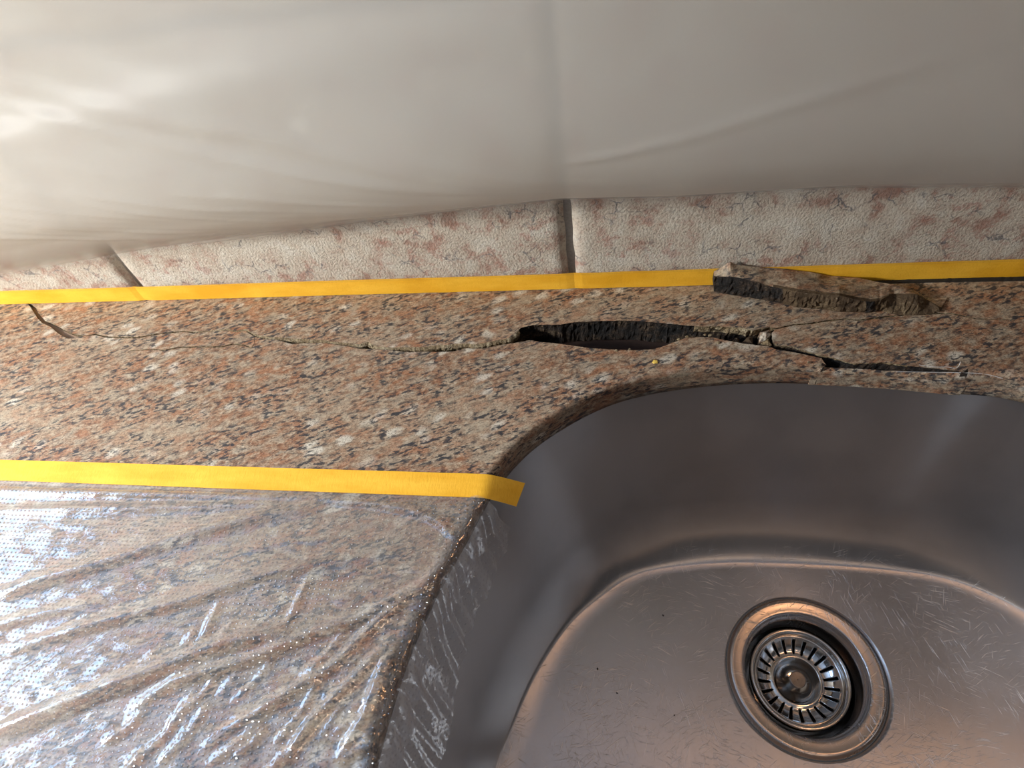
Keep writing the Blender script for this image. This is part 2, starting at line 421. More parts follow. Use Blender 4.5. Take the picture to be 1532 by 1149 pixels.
def slab(name, loop, kinds, face_mats):
    """loop: ccw 2D boundary, kinds per vertex: rim | crack | back | end"""
    n = len(loop)
    nr = []
    for i in range(n):
        a, b = loop[i - 1], loop[(i + 1) % n]
        d = Vector((b.x - a.x, b.y - a.y, 0)).normalized()
        nr.append(Vector((d.y, -d.x, 0)))                 # outward for ccw loops
    rings = []
    def ring(f): rings.append([f(i, loop[i], nr[i], kinds[i]) for i in range(n)])
    R = .0045
    ZR = [(R, 0), (R * .62, -R * .075), (R * .29, -R * .29), (R * .08, -R * .62), (0, -R), (0, -.009), (.0002, -.015), (.0006, -.020), (.0010, -TH)]
    ZC = [0, -.0006, -.0018, -.0040, -.0075, -.0115, -.016, -.0205, -TH]
    CH = [0, .0009, .0021, .0020, .0006, -.0010, -.002, -.0026, -.003]
    def rough(p, z, a):
        return a * noise.noise(Vector((p.x * 330, p.y * 330, z * 330))) + .5 * a * noise.noise(Vector((p.x * 1000, p.y * 1000, z * 900 + 7)))
    for lv in range(9):
        def f(i, p, q, k):
            if k == 'rim': return p - q * ZR[lv][0] + Vector((0, 0, ZR[lv][1]))
            z = ZC[lv]
            if k == 'crack':
                return p - q * (.0016 * lv / 8 + (rough(p, z, .0009) if lv else 0)) + Vector((0, 0, z))
            if k == 'chip':
                return p + q * (CH[lv] + (rough(p, z, .0008) if lv else 0)) + Vector((0, 0, z))
            return p + Vector((0, 0, z))
        ring(f)
    vs, fs, mi, sm = [], [], [], []
    for r_ in rings: vs += r_
    for j in range(len(rings) - 1):
        for i in range(n):
            i2 = (i + 1) % n
            fs.append((j * n + i2, j * n + i, (j + 1) * n + i, (j + 1) * n + i2))
            k = kinds[i]
            mi.append(0 if k in ('rim', 'end', 'back') else face_mats(j, loop[i]))
            sm.append(k == 'rim')
    me = bpy.data.meshes.new(name)
    from mathutils.geometry import tessellate_polygon
    tri = tessellate_polygon([[Vector((v.x, v.y, 0)) for v in rings[0]]])
    for a, b, c in tri:
        A, B, C_ = rings[0][a], rings[0][b], rings[0][c]
        if (B - A).cross(C_ - A).z < 0: a, c = c, a
        fs.append((a, b, c)); mi.append(0); sm.append(False)
    L = (len(rings) - 1) * n
    for a, b, c in tri:
        A, B, C_ = rings[0][a], rings[0][b], rings[0][c]
        if (B - A).cross(C_ - A).z < 0: a, c = c, a
        fs.append((L + c, L + b, L + a)); mi.append(1); sm.append(False)
    return mesh(name, vs, fs, [M_GRAN, M_DARK, M_LITE], None, False, mi, sm)

# --- front slab: left wall corner -> crack -> rim all the way round the bowl -> wedge -> right end -> front
cf = densify(P(CRACK_F), .0011, .00024, 1.0)
wd = densify(P(WEDGE), .0011, .00022, 2.0)
cf[0].y = WALL_Y - .0006
def rim_index(p):
    return min(range(len(RIMC)), key=lambda i: (RIMC[i][0] - p.x) ** 2 + (RIMC[i][1] - p.y) ** 2)
i0 = rim_index(cf[-1])
i1 = rim_index(wd[0])
rim_path = [Vector((*RIMC[(i0 + k) % len(RIMC)], 0)) for k in range(1, ((i1 - i0) % len(RIMC)))]
loop, kinds = [], []
def add(pts, k):
    for p in pts: loop.append(p); kinds.append(k)
XL, XR, YF = -0.95, 0.95, -0.20
# ccw: front-left -> front-right -> right end -> wedge (reversed) -> rim (reversed) -> crack (reversed) -> wall -> left
rev = lambda l: list(reversed(l))
add([Vector((XL, YF, 0)), Vector((XR, YF, 0)), Vector((XR, wd[-1].y, 0))], 'end')
add(rev(wd), 'crack')
add(rev(rim_path), 'rim')
add(rev(cf), 'crack')
add([Vector((XL, WALL_Y - .0006, 0))], 'end')
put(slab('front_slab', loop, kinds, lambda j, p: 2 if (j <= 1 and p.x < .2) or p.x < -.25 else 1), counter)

# --- rear strip behind the crack
cb = densify(P(CRACK_B), .0011, .00034, 3.0)
cb[0].y = WALL_Y - .0006
loop, kinds = [], []
for p in cb:
    loop.append(p)
    px_hole = -.075 < p.x < .085
    kinds.append('crack' if (px_hole or p.x > .10 or p.x < -.36) else 'chip')
add([Vector((XR, cb[-1].y, 0)), Vector((XR, WALL_Y - .0036, 0))], 'end')
back = [(1532, 420.0), (1480, 421), (1400, 422.6), (1300, 425.5), (1260, 427), (1200, 424.8)]
for p in P(back): loop.append(p); kinds.append('back')
add([Vector((.06, WALL_Y - .0006, 0))], 'back')
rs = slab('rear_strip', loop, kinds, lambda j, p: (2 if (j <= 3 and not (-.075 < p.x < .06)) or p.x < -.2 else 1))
put(rs, counter); rs['label'] = 'narrow granite strip split off behind the long crack'

# --- thin sliver of the rim edge left in front of the wedge
sl_ = [Vector((*RIMC[(i1 + k) % len(RIMC)], 0)) for k in range(-2, ((i0 - i1) % len(RIMC)) + 2)]
vs, fs = [], []
ns_ = len(sl_)
for k, p in enumerate(sl_):
    a, b = sl_[max(0, k - 1)], sl_[min(ns_ - 1, k + 1)]; d = (b - a).normalized(); q = Vector((-d.y, d.x, 0))   # towards the bowl
    q = -q if q.y > 0 else q
    u = k / (ns_ - 1)                                    # 0 right end, 1 at the seam
    zt = -.0018 - .0050 * sstep(0, .55, u) - .0012 * noise.noise(Vector((k * .5, 3, 1)))
    ins = .0038
    row = [p + Vector((0, 0, -TH)), p + Vector((0, 0, -.015)), p + Vector((0, 0, zt - .003)), p - q * .0010 + Vector((0, 0, zt - .0006)), p - q * .0022 + Vector((0, 0, zt)),
           p - q * ins + Vector((0, 0, zt - .0014)), p - q * (ins + .001) + Vector((0, 0, -TH))]
    vs += row
for k in range(ns_ - 1):
    for q_ in range(7):
        fs.append((k * 7 + q_, k * 7 + (q_ + 1) % 7, (k + 1) * 7 + (q_ + 1) % 7, (k + 1) * 7 + q_))
fs.append(tuple(range(7))); fs.append(tuple((ns_ - 1) * 7 + q_ for q_ in range(6, -1, -1)))
sv = put(mesh('edge_sliver', vs, fs, M_GRAN, None, False), counter); sv['label'] = 'thin sliver of the granite edge above the sink'

# hairline crack that runs below the main one: a narrow raised lip of stone
# --- brown strip added in the open crack, coloured like its lit inner wall
fl = P(CRACK_F[:11]); bl = P(CRACK_B[:9])
vs = [Vector((p.x, min(p.y, WALL_Y - .001), -.0034 - .0012 * noise.noise(p * 300))) for p in fl + list(reversed(bl))]
n_ = len(vs); c_ = len(fl)
vs += [v - Vector((0, 0, .004)) for v in vs]
fs = []
for k in range(c_ - 1):
    k2 = n_ - 1 - min(len(bl) - 1, round(k * (len(bl) - 1) / (c_ - 1))); k3 = n_ - 1 - min(len(bl) - 1, round((k + 1) * (len(bl) - 1) / (c_ - 1)))
    for a_, f_ in ((0, 1), (n_, -1)):
        q = (k, k + 1, k3, k2) if k2 != k3 else (k, k + 1, k2)
        fs.append(tuple(a_ + z for z in (q if f_ > 0 else reversed(q))))
put(mesh('crack_lit_strip', vs, fs, plain('crack_lit_brown', (.30, .20, .13), .8, 0, 500, .6)), counter)
# --- black bar painted as the shaded gap between the rear strip and the wall
gap_line = P([(1240, 426.5), (1300, 425), (1360, 422.9), (1420, 421.8), (1480, 420.8), (1532, 419.8), (1640, 417.5)])
vs, fs = [], []
for k, p in enumerate([q for a, b in zip(gap_line, gap_line[1:]) for q in (a.lerp(b, i_ / 8) for i_ in range(8))]):
    j_ = .0006 * noise.noise(Vector((k * .9, 1, 2))) + .0004 * noise.noise(Vector((k * 2.3, 1, 2)))
    vs += [(p.x, p.y - .0006 + j_, -.006), (p.x, p.y - .0004 + j_, .0004 + j_), (p.x, WALL_Y - .0024, .0009 - j_), (p.x, WALL_Y - .0006, .0004), (p.x, WALL_Y - .0006, -.006)]
m_ = len(vs) // 5
for k in range(m_ - 1):
    for q_ in range(5): fs.append((k * 5 + q_, (k + 1) * 5 + q_, (k + 1) * 5 + (q_ + 1) % 5, k * 5 + (q_ + 1) % 5))
fs += [(0, 1, 2, 3, 4), tuple((m_ - 1) * 5 + q_ for q_ in (4, 3, 2, 1, 0))]
tag(mesh('gap_shade_strip', vs, fs, M_BLACK), 'ragged black strip painted as shade in the gap below the wall tape, behind the fragment', 'gap shade')

# ------------------------------------------------------------------ plywood under the slab
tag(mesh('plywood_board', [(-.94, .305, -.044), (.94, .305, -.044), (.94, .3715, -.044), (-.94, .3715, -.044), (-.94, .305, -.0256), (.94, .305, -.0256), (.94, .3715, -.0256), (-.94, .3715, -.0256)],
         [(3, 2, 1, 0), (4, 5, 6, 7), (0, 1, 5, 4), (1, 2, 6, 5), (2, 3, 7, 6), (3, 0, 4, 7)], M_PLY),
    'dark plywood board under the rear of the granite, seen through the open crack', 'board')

# ================================================================== SINK
DC = Vector((.147, .1239))
ZF = -.175
FLOOR = [(131, 211.5), (75.5, 208), (23.8, 197.8), (-10.8, 175.6), (-38.6, 148.8), (-64, 107.8), (-81.8, 63.3), (-89.8, 40.8), (-93, 5), (-84, -28), (-52, -48), (147, -54),
         (346, -48), (378, -28), (387, 5), (384, 41), (376, 63), (360, 107.8), (341, 146), (317, 180), (270.4, 203.8), (211, 210.6)]
FLC = [(x / 1000, y / 1000) for x, y in catmull(FLOOR, 10, True)]
NA = 288
def polar(curve):
    out = []
    n = len(curve)
    for k in range(NA):
        a = 2 * math.pi * k / NA; d = Vector((math.cos(a), math.sin(a)))
        best = None
        for i in range(n):
            p = Vector(curve[i]) - DC; q = Vector(curve[(i + 1) % n]) - DC; e = q - p
            den = d.x * e.y - d.y * e.x
            if abs(den) < 1e-12: continue
            tt = (p.x * e.y - p.y * e.x) / den; uu = (p.x * d.y - p.y * d.x) / den
            if tt > 0 and -1e-6 <= uu <= 1 + 1e-6: best = tt if best is None else max(best, tt)
        out.append(best)
    return out
rr, rf = polar(RIMC), polar(FLC)
sink = empty('kitchen_sink', (DC.x, DC.y, -.20))
tag(sink, 'undermount brushed stainless steel sink bowl with a rounded back corner', 'sink')
prof = [(-.16, -.0254), (-.035, -.0254), (-.028, -.027), (-.01, -.034), (.14, -.062), (.30, -.092), (.44, -.120), (.50, -.132)]
# steep wall, then a bend of about 25 mm down to the crease at the floor
b0, b1, b2 = (.50, -.132), (.615, -.157), (.955, -.1722)
for k in range(1, 19):
    u = k / 18
    prof.append(tuple((1 - u) ** 2 * p + 2 * u * (1 - u) * q + u * u * r for p, q, r in zip(b0, b1, b2)))
prof += [(1.0, -.1739), (1.03, -.1746)]
vs, fs = [], []
for t_, z in prof:
    for k in range(NA):
        a = 2 * math.pi * k / NA
        r = rr[k] + (rf[k] - rr[k]) * t_
        vs.append((DC.x + r * math.cos(a), DC.y + r * math.sin(a), z))
last = [rr[k] + (rf[k] - rr[k]) * 1.03 for k in range(NA)]
RD = .0575
for s_ in (.12, .25, .4, .55, .7, .85, .95, .985, .99, 1.0):
    for k in range(NA):
        a = 2 * math.pi * k / NA
        r = last[k] + (RD + .0014 - last[k]) * s_
        z = -.1746 - .0028 * s_ - (.004 if s_ > .995 else 0)
        vs.append((DC.x + r * math.cos(a), DC.y + r * math.sin(a), z))
nr_ = len(vs) // NA
for i in range(nr_ - 1):
    for k in range(NA):
        k2 = (k + 1) % NA
        fs.append((i * NA + k, i * NA + k2, (i + 1) * NA + k2, (i + 1) * NA + k))
fs = [tuple(reversed(f)) for f in fs]
put(mesh('bowl', vs, fs, M_STEEL, None, True), sink)
ZD = -.1775
c2 = (DC.x, DC.y)
vs, fs = lathe([(.0582, ZD - .003), (.0570, ZD - .0022), (.0566, ZD - .0005), (.0555, ZD + .0004), (.0535, ZD + .0002), (.0485, ZD - .0014), (.0472, ZD - .0012), (.0462, ZD - .0018), (.0452, ZD - .0040), (.0446, ZD - .0065), (.0440, ZD - .0068), (.0432, ZD - .012), (.0425, ZD - .028)], 128, c2)
put(mesh('drain_flange', vs, [tuple(reversed(f)) for f in fs], M_FLANGE, None, True), sink)['label'] = 'flat scuffed steel drain ring'
vs, fs = lathe([(.0425, ZD - .027), (.0405, ZD - .034), (.034, ZD - .050), (.020, ZD - .060), (.0005, ZD - .061)], 96, c2)
put(mesh('drain_cup', vs, [tuple(reversed(f)) for f in fs], M_POLISH, None, True), sink)

# ------------------------------------------------------------------ basket strainer in the drain
KB = .94
bas = empty('basket_strainer', (DC.x, DC.y, ZD - .05))
tag(bas, 'round steel basket strainer with radial slots, sitting in the sink drain', 'strainer')
ZB = ZD - .016
c3 = (DC.x - .0008, DC.y)
lathe2 = lambda p, n, c: lathe([(r * KB, z) for r, z in p], n, c)
vs, fs = lathe2([(.0400, ZB - .006), (.0404, ZB - .002), (.0396, ZB + .0006), (.0382, ZB + .0010), (.0370, ZB + .0002), (.0362, ZB - .002), (.0356, ZB - .0045)], 128, c3)
put(mesh('rim', vs, [tuple(reversed(f)) for f in fs], M_POLISH, None, True), bas)
# slotted plate: rings from r=35.6 to r=19.5, faces left out where the slots are
NS, SUB = 22, 10
pr = [(.0357, ZB - .0044), (.0348, ZB - .0056), (.0330, ZB - .0072), (.0295, ZB - .0098), (.0260, ZB - .0118), (.0228, ZB - .0126), (.0208, ZB - .0120), (.0196, ZB - .0114), (.0188, ZB - .0118)]
nn = NS * SUB; vs, fs = [], []
for r, z in pr:
    for k in range(nn):
        a = 2 * math.pi * k / nn + .05
        vs.append((c3[0] + KB * r * math.cos(a), c3[1] + KB * r * math.sin(a), z))
for i in range(len(pr) - 1):
    for k in range(nn):
        if 2 <= i <= 4 and k % SUB in (0, 1, 2): continue
        k2 = (k + 1) % nn
        fs.append((i * nn + k2, (i + 1) * nn + k2, (i + 1) * nn + k, i * nn + k)[::-1])
pl = put(mesh('slotted_plate', vs, fs, M_POLISH, None, True), bas)
md = pl.modifiers.new('thickness', 'SOLIDIFY'); md.thickness = .0009; md.offset = -1
vs, fs = lathe2([(.0189, ZB - .0117), (.0178, ZB - .0135), (.0165, ZB - .0175), (.0140, ZB - .0205), (.0080, ZB - .0215), (.0004, ZB - .0216)], 96, c3)
put(mesh('centre_dish', vs, [tuple(reversed(f)) for f in fs], M_POLISH, None, True), bas)
kn = lathe2([(.0042, ZB - .0217), (.0040, ZB - .014), (.0044, ZB - .0125), (.0062, ZB - .0115), (.0068, ZB - .0075), (.0066, ZB - .0070), (.0060, ZB - .0068), (.0004, ZB - .0070)], 48, c3)
put(mesh('knob', kn[0], [tuple(reversed(f)) for f in kn[1]], M_KNOB, None, False), bas)
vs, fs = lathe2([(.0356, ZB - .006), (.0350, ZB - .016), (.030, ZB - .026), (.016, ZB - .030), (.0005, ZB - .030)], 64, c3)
put(mesh('basket_cup', vs, [tuple(reversed(f)) for f in fs], M_BLACK, None, True), bas)['label'] = 'inner cup below the slots, coloured black as shade'  # black colour stands in for the shade inside the cup

# ================================================================== MASKING TAPE
def strip(name, path, half, thick, mat):
    """path: list of (centre, across vector, normal)"""
    vs, fs = [], []
    for c, w, nrm, e0, e1 in path:
        vs += [c + w * (half + e0), c - w * (half + e1), c - w * (half + e1) + nrm * thick, c + w * (half + e0) + nrm * thick]
    for i in range(len(path) - 1):
        a, b = i * 4, i * 4 + 4
        for k in range(4): fs.append((a + k, a + (k + 1) % 4, b + (k + 1) % 4, b + k))
    fs.append((3, 2, 1, 0)); n = len(path) * 4 - 4; fs.append((n, n + 1, n + 2, n + 3))
    return mesh(name, vs, fs, mat, None, False)
path = []
for k in range(241):
    x = -.80 + 1.55 * k / 240
    e = lambda s: .00022 * noise.noise(Vector((x * 35, s, 0))) + .0004 * noise.noise(Vector((x * 6, s, 3)))
    groove = .0010 * math.exp(-((x - JX) / .0035) ** 2) + .0010 * math.exp(-((x - JX + TW) / .0035) ** 2)
    yy = WALL_Y - .0016 + groove + .00025 * noise.noise(Vector((x * 60, 5, 0)))
    path.append((Vector((x, yy, .0092)), Vector((0, 0, 1)), Vector((0, -1, 0)), .0002 + e(1), e(2)))
tag(strip('masking_tape', path, .0086, .00025, M_TAPE), 'yellow masking tape along the foot of the beige wall tiles', 'tape', 'strips of yellow masking tape')

# tape on the counter, its end hanging over the rim of the bowl
A = (onz(0, 687) + onz(0, 720)) / 2; B = (onz(720, 709.5) + onz(712, 744.5)) / 2
dirv = (B - A).normalized(); acr = Vector((-dirv.y, dirv.x, 0))
path = []
xe = B.x
st = A - dirv * .30
L = (B - st).length
for k in range(141):
    p = st + dirv * (L * k / 140)
    e = lambda s: .00018 * noise.noise(Vector((p.x * 30, s, 7)))
    path.append((p + Vector((0, 0, .0003)), acr, Vector((0, 0, 1)), e(1), e(2)))
end_dir = dirv.copy(); p = path[-1][0].copy(); ang = 0
for k in range(26):
    ang = min(math.radians(27), ang + math.radians(3.2))
    hx = Vector((dirv.x * math.cos(.10), dirv.y * math.cos(.10), 0))
    dv = dirv * math.cos(ang) + Vector((0, 0, -math.sin(ang)))
    p = p + dv * .00115
    nrm = Vector((dirv.x * math.sin(ang), dirv.y * math.sin(ang), math.cos(ang)))
    lift = Vector((0, 0, .0006 * math.sin(k / 25 * 3.0)))
    sk = acr + dirv * (.25 * k / 25)
    path.append((p + lift, sk, nrm, .0, .0))
tp = tag(strip('masking_tape', path, .0088, .00025, M_TAPE), 'yellow masking tape across the granite with its end hanging over the sink rim', 'tape', 'strips of yellow masking tape')

# ================================================================== LOOSE FRAGMENT AND CHIPS
FT = [(1069.6, 413), (1089, 414), (1105, 415), (1118, 419), (1133.6, 421.6), (1149, 427.4), (1175, 432.7), (1200, 437), (1226, 440.5), (1256, 442), (1283, 448.4), (1301.5, 451.5), (1315.7, 449.4), (1330, 442), (1350, 440.5), (1372, 440), (1392, 452), (1406, 462)]
FB = [(1069.6, 436), (1089, 440.5), (1115, 444.4), (1144, 449), (1167.5, 453.6), (1193.6, 460), (1232.8, 462.7), (1254.6, 466.7), (1301.5, 467.8), (1315.7, 464), (1334, 470), (1362.6, 471.8), (1395, 469.8), (1410, 464.5)]
BT = [(1066, 407), (1080, 400), (1091.8, 391), (1102, 396), (1125, 399), (1154.4, 401), (1180.5, 403), (1212, 407), (1242.4, 412.8), (1287, 415.8), (1307.6, 421), (1338, 426), (1362.6, 433), (1374.8, 437.5), (1392, 450), (1407, 461)]
NC = 96
cols = []
for k in range(NC + 1):
    px = 1068 + (1408 - 1068) * k / NC
    fb = onz(px, interp(FB, px), 0.0003)
    rt = ray(px, interp(FT, px)); u = k / NC
    lean = .0006 + .0125 * sstep(.72, .80, u) * (1 - sstep(.93, 1, u))     # the right face slopes back
    yf = fb.y + lean
    ft = CAM + rt * ((yf - CAM.y) / rt.y)
    ybk = WALL_Y - .003 - .0002 * k / NC - .0185 * sstep(.50, 1.0, u)
    rb = ray(px, interp(BT, px))
    bt = CAM + rb * ((ybk - CAM.y) / rb.y)
    bt.z = max(bt.z, .0006); ft.z = max(ft.z, .0005)
    if ft.y > bt.y - .0006: bt.y = ft.y + .0006
    cols.append((fb, ft, bt))
vs, fs, mi = [], [], []
for k, (fb, ft, bt) in enumerate(cols):
    jj = lambda s, a: a * noise.noise(Vector((k * .55, s, 2.2))) + a * .6 * noise.noise(Vector((k * 1.9, s, 5.1)))
    row = []
    for q, tt in enumerate((0, .18, .38, .60, .80, 1.0)):                     # broken front face
        p = fb.lerp(ft, tt); bulge = .0012 * math.sin(math.pi * tt)
        if 0 < q < 5: p = p + Vector((jj(q, .0010), jj(q + 20, .0022) - bulge, jj(q + 40, .0009)))
        else: p = p + Vector((0, jj(q, .0003), 0))
        row.append(p)
    for tt in (.12, .35, .65, .92, 1.0):                                      # sawn top face
        p = ft.lerp(bt, tt) + Vector((0, 0, .0003 * noise.noise(Vector((k * .2, tt * 3, 1)))))
        row.append(p)
    row.append(Vector((bt.x, min(bt.y + .0006, WALL_Y - .0021), bt.z * .5)))
    row.append(Vector((fb.x + .001, fb.y + (min(bt.y, WALL_Y - .003) - fb.y) * .9, .0003)))
    vs += row
M = len(row)
for k in range(NC):
    for q in range(M):
        q2 = (q + 1) % M
        fs.append((k * M + q, (k + 1) * M + q, (k + 1) * M + q2, k * M + q2))
        u = k / NC
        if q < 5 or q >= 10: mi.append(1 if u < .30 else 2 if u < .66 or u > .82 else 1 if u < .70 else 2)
        elif q == 5 and u > .25: mi.append(2)
        else: mi.append(0)
fs.append(tuple(range(M - 1, -1, -1))); mi.append(1)
fs.append(tuple(NC * M + q for q in range(M))); mi.append(2)
M_FRAG = broken('broken_stone_brown', False, 4.4)
for nd in M_FRAG.node_tree.nodes:
    if nd.type == 'VALTORGB' and len(nd.color_ramp.elements) == 4:
        for e, c in zip(nd.color_ramp.elements, ((.022, .015, .010), (.085, .055, .032), (.17, .12, .068), (.34, .27, .17))): e.color = (*c, 1)
fr = mesh('stone_fragment', vs, fs, [M_GRAN, M_DARK, M_FRAG], None, False, mi)
tag(fr, 'long broken granite fragment lying on the counter against the taped wall', 'stone fragment')

def chip(name, pxs, base_z, h, mat, label, group=None, seed=0):
    pts = P(pxs, base_z + h)
    c = sum(pts, Vector()) / len(pts)
    low = [Vector((c.x + (p.x - c.x) * 1.12, c.y + (p.y - c.y) * 1.12, base_z)) for p in pts]
    rnd = random.Random(seed)
    top = [p + Vector((0, 0, -h * .35 * rnd.random())) for p in pts]
    n = len(pts)
    vs = low + top + [c + Vector((0, 0, h * .12))] + [Vector((c.x, c.y, base_z))]
    fs = [(i, (i + 1) % n, n + (i + 1) % n, n + i) for i in range(n)] + [(n + i, n + (i + 1) % n, 2 * n) for i in range(n)] + [((i + 1) % n, i, 2 * n + 1) for i in range(n)]
    return tag(mesh(name, vs, fs, mat), label, 'stone chip', group)
chip('stone_chip', [(1138, 493), (1137, 509), (1146, 507), (1154, 499), (1153, 491)], -.010, .0098, M_GRAN, 'squarish granite chip at the tip of the wedge where the cracks meet')
chip('stone_chip', [(1139, 511), (1150, 516.5), (1155, 515), (1150, 506.5), (1146, 507)], -.008, .0075, M_LITE, 'pale yellow stone chip below the squarish chip where the cracks meet')
chip('stone_chip', [(1108, 511), (1118, 514), (1127, 513), (1126, 502.5), (1119, 502)], -.014, .0115, M_FRAG, 'brown stone chip wedged in the crack beside the pale yellow chip')
chip('stone_chip', [(1095, 508), (1106, 512), (1107, 506), (1100, 504)], -.016, .010, M_FRAG, 'small dark brown chip deep in the crack, next to the wedged brown chip')
GC = 'stone crumbs along the crack'
cl = 'tiny tan stone crumb beside the crack'
rc = random.Random(3)
for (px, py, s) in ((1047, 493, 3.2), (1062, 501, 2.6), (1055, 500, 2), (1015, 507, 2.2), (1075, 512, 2.0), (1028, 503, 2.4), (922, 524, 2.2), (942, 522, 2.0), (1210, 541, 1.8), (552, 517, 2.0)):
    pts = [(px + s * math.cos(a) * rc.uniform(.7, 1.2), py + .7 * s * math.sin(a) * rc.uniform(.7, 1.2)) for a in (0, 1.1, 2.2, 3.3, 4.2, 5.3)]
    chip('stone_crumb', pts, 0.0, .0009, M_LITE, cl, GC, int(px))
chip('stone_crumb', [(976, 541), (979, 543), (984, 542), (983, 539), (978, 538)], 0.0, .001, plain('yellow_grain', (.75, .52, .10), .5), 'tiny yellow crumb on the granite in front of the open crack')
for o in COL.objects:
    if o.name.startswith('stone_crumb'): o['category'] = 'stone crumb'

# ================================================================== PLASTIC FILM over the counter
def rim_x(y):
    best = None
    for i in range(len(RIMC)):
        a, b = RIMC[i], RIMC[(i + 1) % len(RIMC)]
        if a[0] < .06 and (a[1] - y) * (b[1] - y) <= 0 and a[1] != b[1]:
            x = a[0] + (b[0] - a[0]) * (y - a[1]) / (b[1] - a[1])
            best = x if best is None else min(best, x)
    return best if best is not None else -.12
RIDGES = []      # (polyline, width, height)
def rg(pts, w, h): RIDGES.append(([onz(x, y) for x, y in pts], w, h))
rg([(-60, 742), (150, 745), (330, 748), (480, 746), (640, 748)], .0030, .0030)
rg([(-60, 775), (120, 768), (300, 764), (470, 752)], .0035, .0025)
rg([(-60, 915), (60, 875), (150, 850), (300, 800), (400, 775), (500, 752)], .006, .0045)
rg([(-60, 1000), (90, 955), (180, 930), (290, 900), (380, 868), (470, 848), (610, 826)], .0045, .0040)
rg([(-60, 955), (60, 925), (160, 905)], .004, .0025)
rg([(-60, 1120), (60, 1075), (160, 1035), (240, 1005), (340, 967), (410, 953), (470, 948)], .0055, .0065)
rg([(180, 1075), (260, 1025), (380, 990), (470, 950), (540, 930), (610, 890), (680, 840)], .0035, .0055)
rg([(300, 1120), (400, 1060), (500, 1000), (560, 940), (640, 870), (700, 810)], .0032, .0045)
rg([(560, 756), (620, 765), (665, 790), (680, 810)], .0022, .0030)
rg([(470, 752), (560, 757), (640, 775), (690, 790)], .0022, .0030)
rg([(500, 1149), (545, 1080), (570, 1010), (590, 960)], .0030, .0055)
rg([(420, 1149), (470, 1080), (540, 1010), (600, 950)], .0030, .0050)
rr_ = random.Random(11)
for k in range(46):
    x, y = rr_.uniform(-20, 560), rr_.uniform(985, 1180)
    if y < 985 or x < 130: continue
    L_ = rr_.uniform(70, 170); a = math.radians(rr_.uniform(28, 52))
    rg([(x, y), (x + L_ * .5 * math.cos(a), y - L_ * .5 * math.sin(a)), (x + L_ * math.cos(a + .12), y - L_ * math.sin(a + .12))], rr_.uniform(.0010, .0020), rr_.uniform(.0014, .0036))
for k in range(16):
    x, y = rr_.uniform(330, 600), rr_.uniform(830, 985)
    L_ = rr_.uniform(80, 170); a = math.radians(rr_.uniform(14, 40))
    rg([(x, y), (x + L_ * .5 * math.cos(a), y - L_ * .5 * math.sin(a)), (x + L_ * math.cos(a - .1), y - L_ * math.sin(a - .1))], rr_.uniform(.0008, .0014), rr_.uniform(.0006, .0016))
def seg_d(p, a, b):
    ab = (b.x - a.x, b.y - a.y); ap = (p[0] - a.x, p[1] - a.y)
    l2 = ab[0] ** 2 + ab[1] ** 2
    t = max(0, min(1, (ap[0] * ab[0] + ap[1] * ab[1]) / l2))
    dx, dy = ap[0] - ab[0] * t, ap[1] - ab[1] * t
    return math.sqrt(dx * dx + dy * dy), t
RB = []
for pl_, w, h in RIDGES:
    xs = [p.x for p in pl_]; ys = [p.y for p in pl_]; mg = 3.2 * w
    RB.append((pl_, w, h, min(xs) - mg, max(xs) + mg, min(ys) - mg, max(ys) + mg))
def ridge_h(x, y):
    z = 0
    for pl_, w, h, x0, x1, y0, y1 in RB:
        if not (x0 < x < x1 and y0 < y < y1): continue
        best = 9; bt = 0; n = len(pl_) - 1
        for i in range(n):
            d, t = seg_d((x, y), pl_[i], pl_[i + 1])
            if d < best: best, bt = d, (i + t) / n
        if best < 3 * w:
            fade = min(1, bt * 5, (1 - bt) * 4) if pl_[0].x > -.49 else min(1, (1 - bt) * 4)
            q = best / w
            z = max(z, h * fade * (math.exp(-q * q) * .6 + .4 * max(0, 1 - q * .8)))
    return z
NU, NV = 260, 190
Y0, Y1 = 0.1800, -0.17
vs, fs, uvs = [], [], []
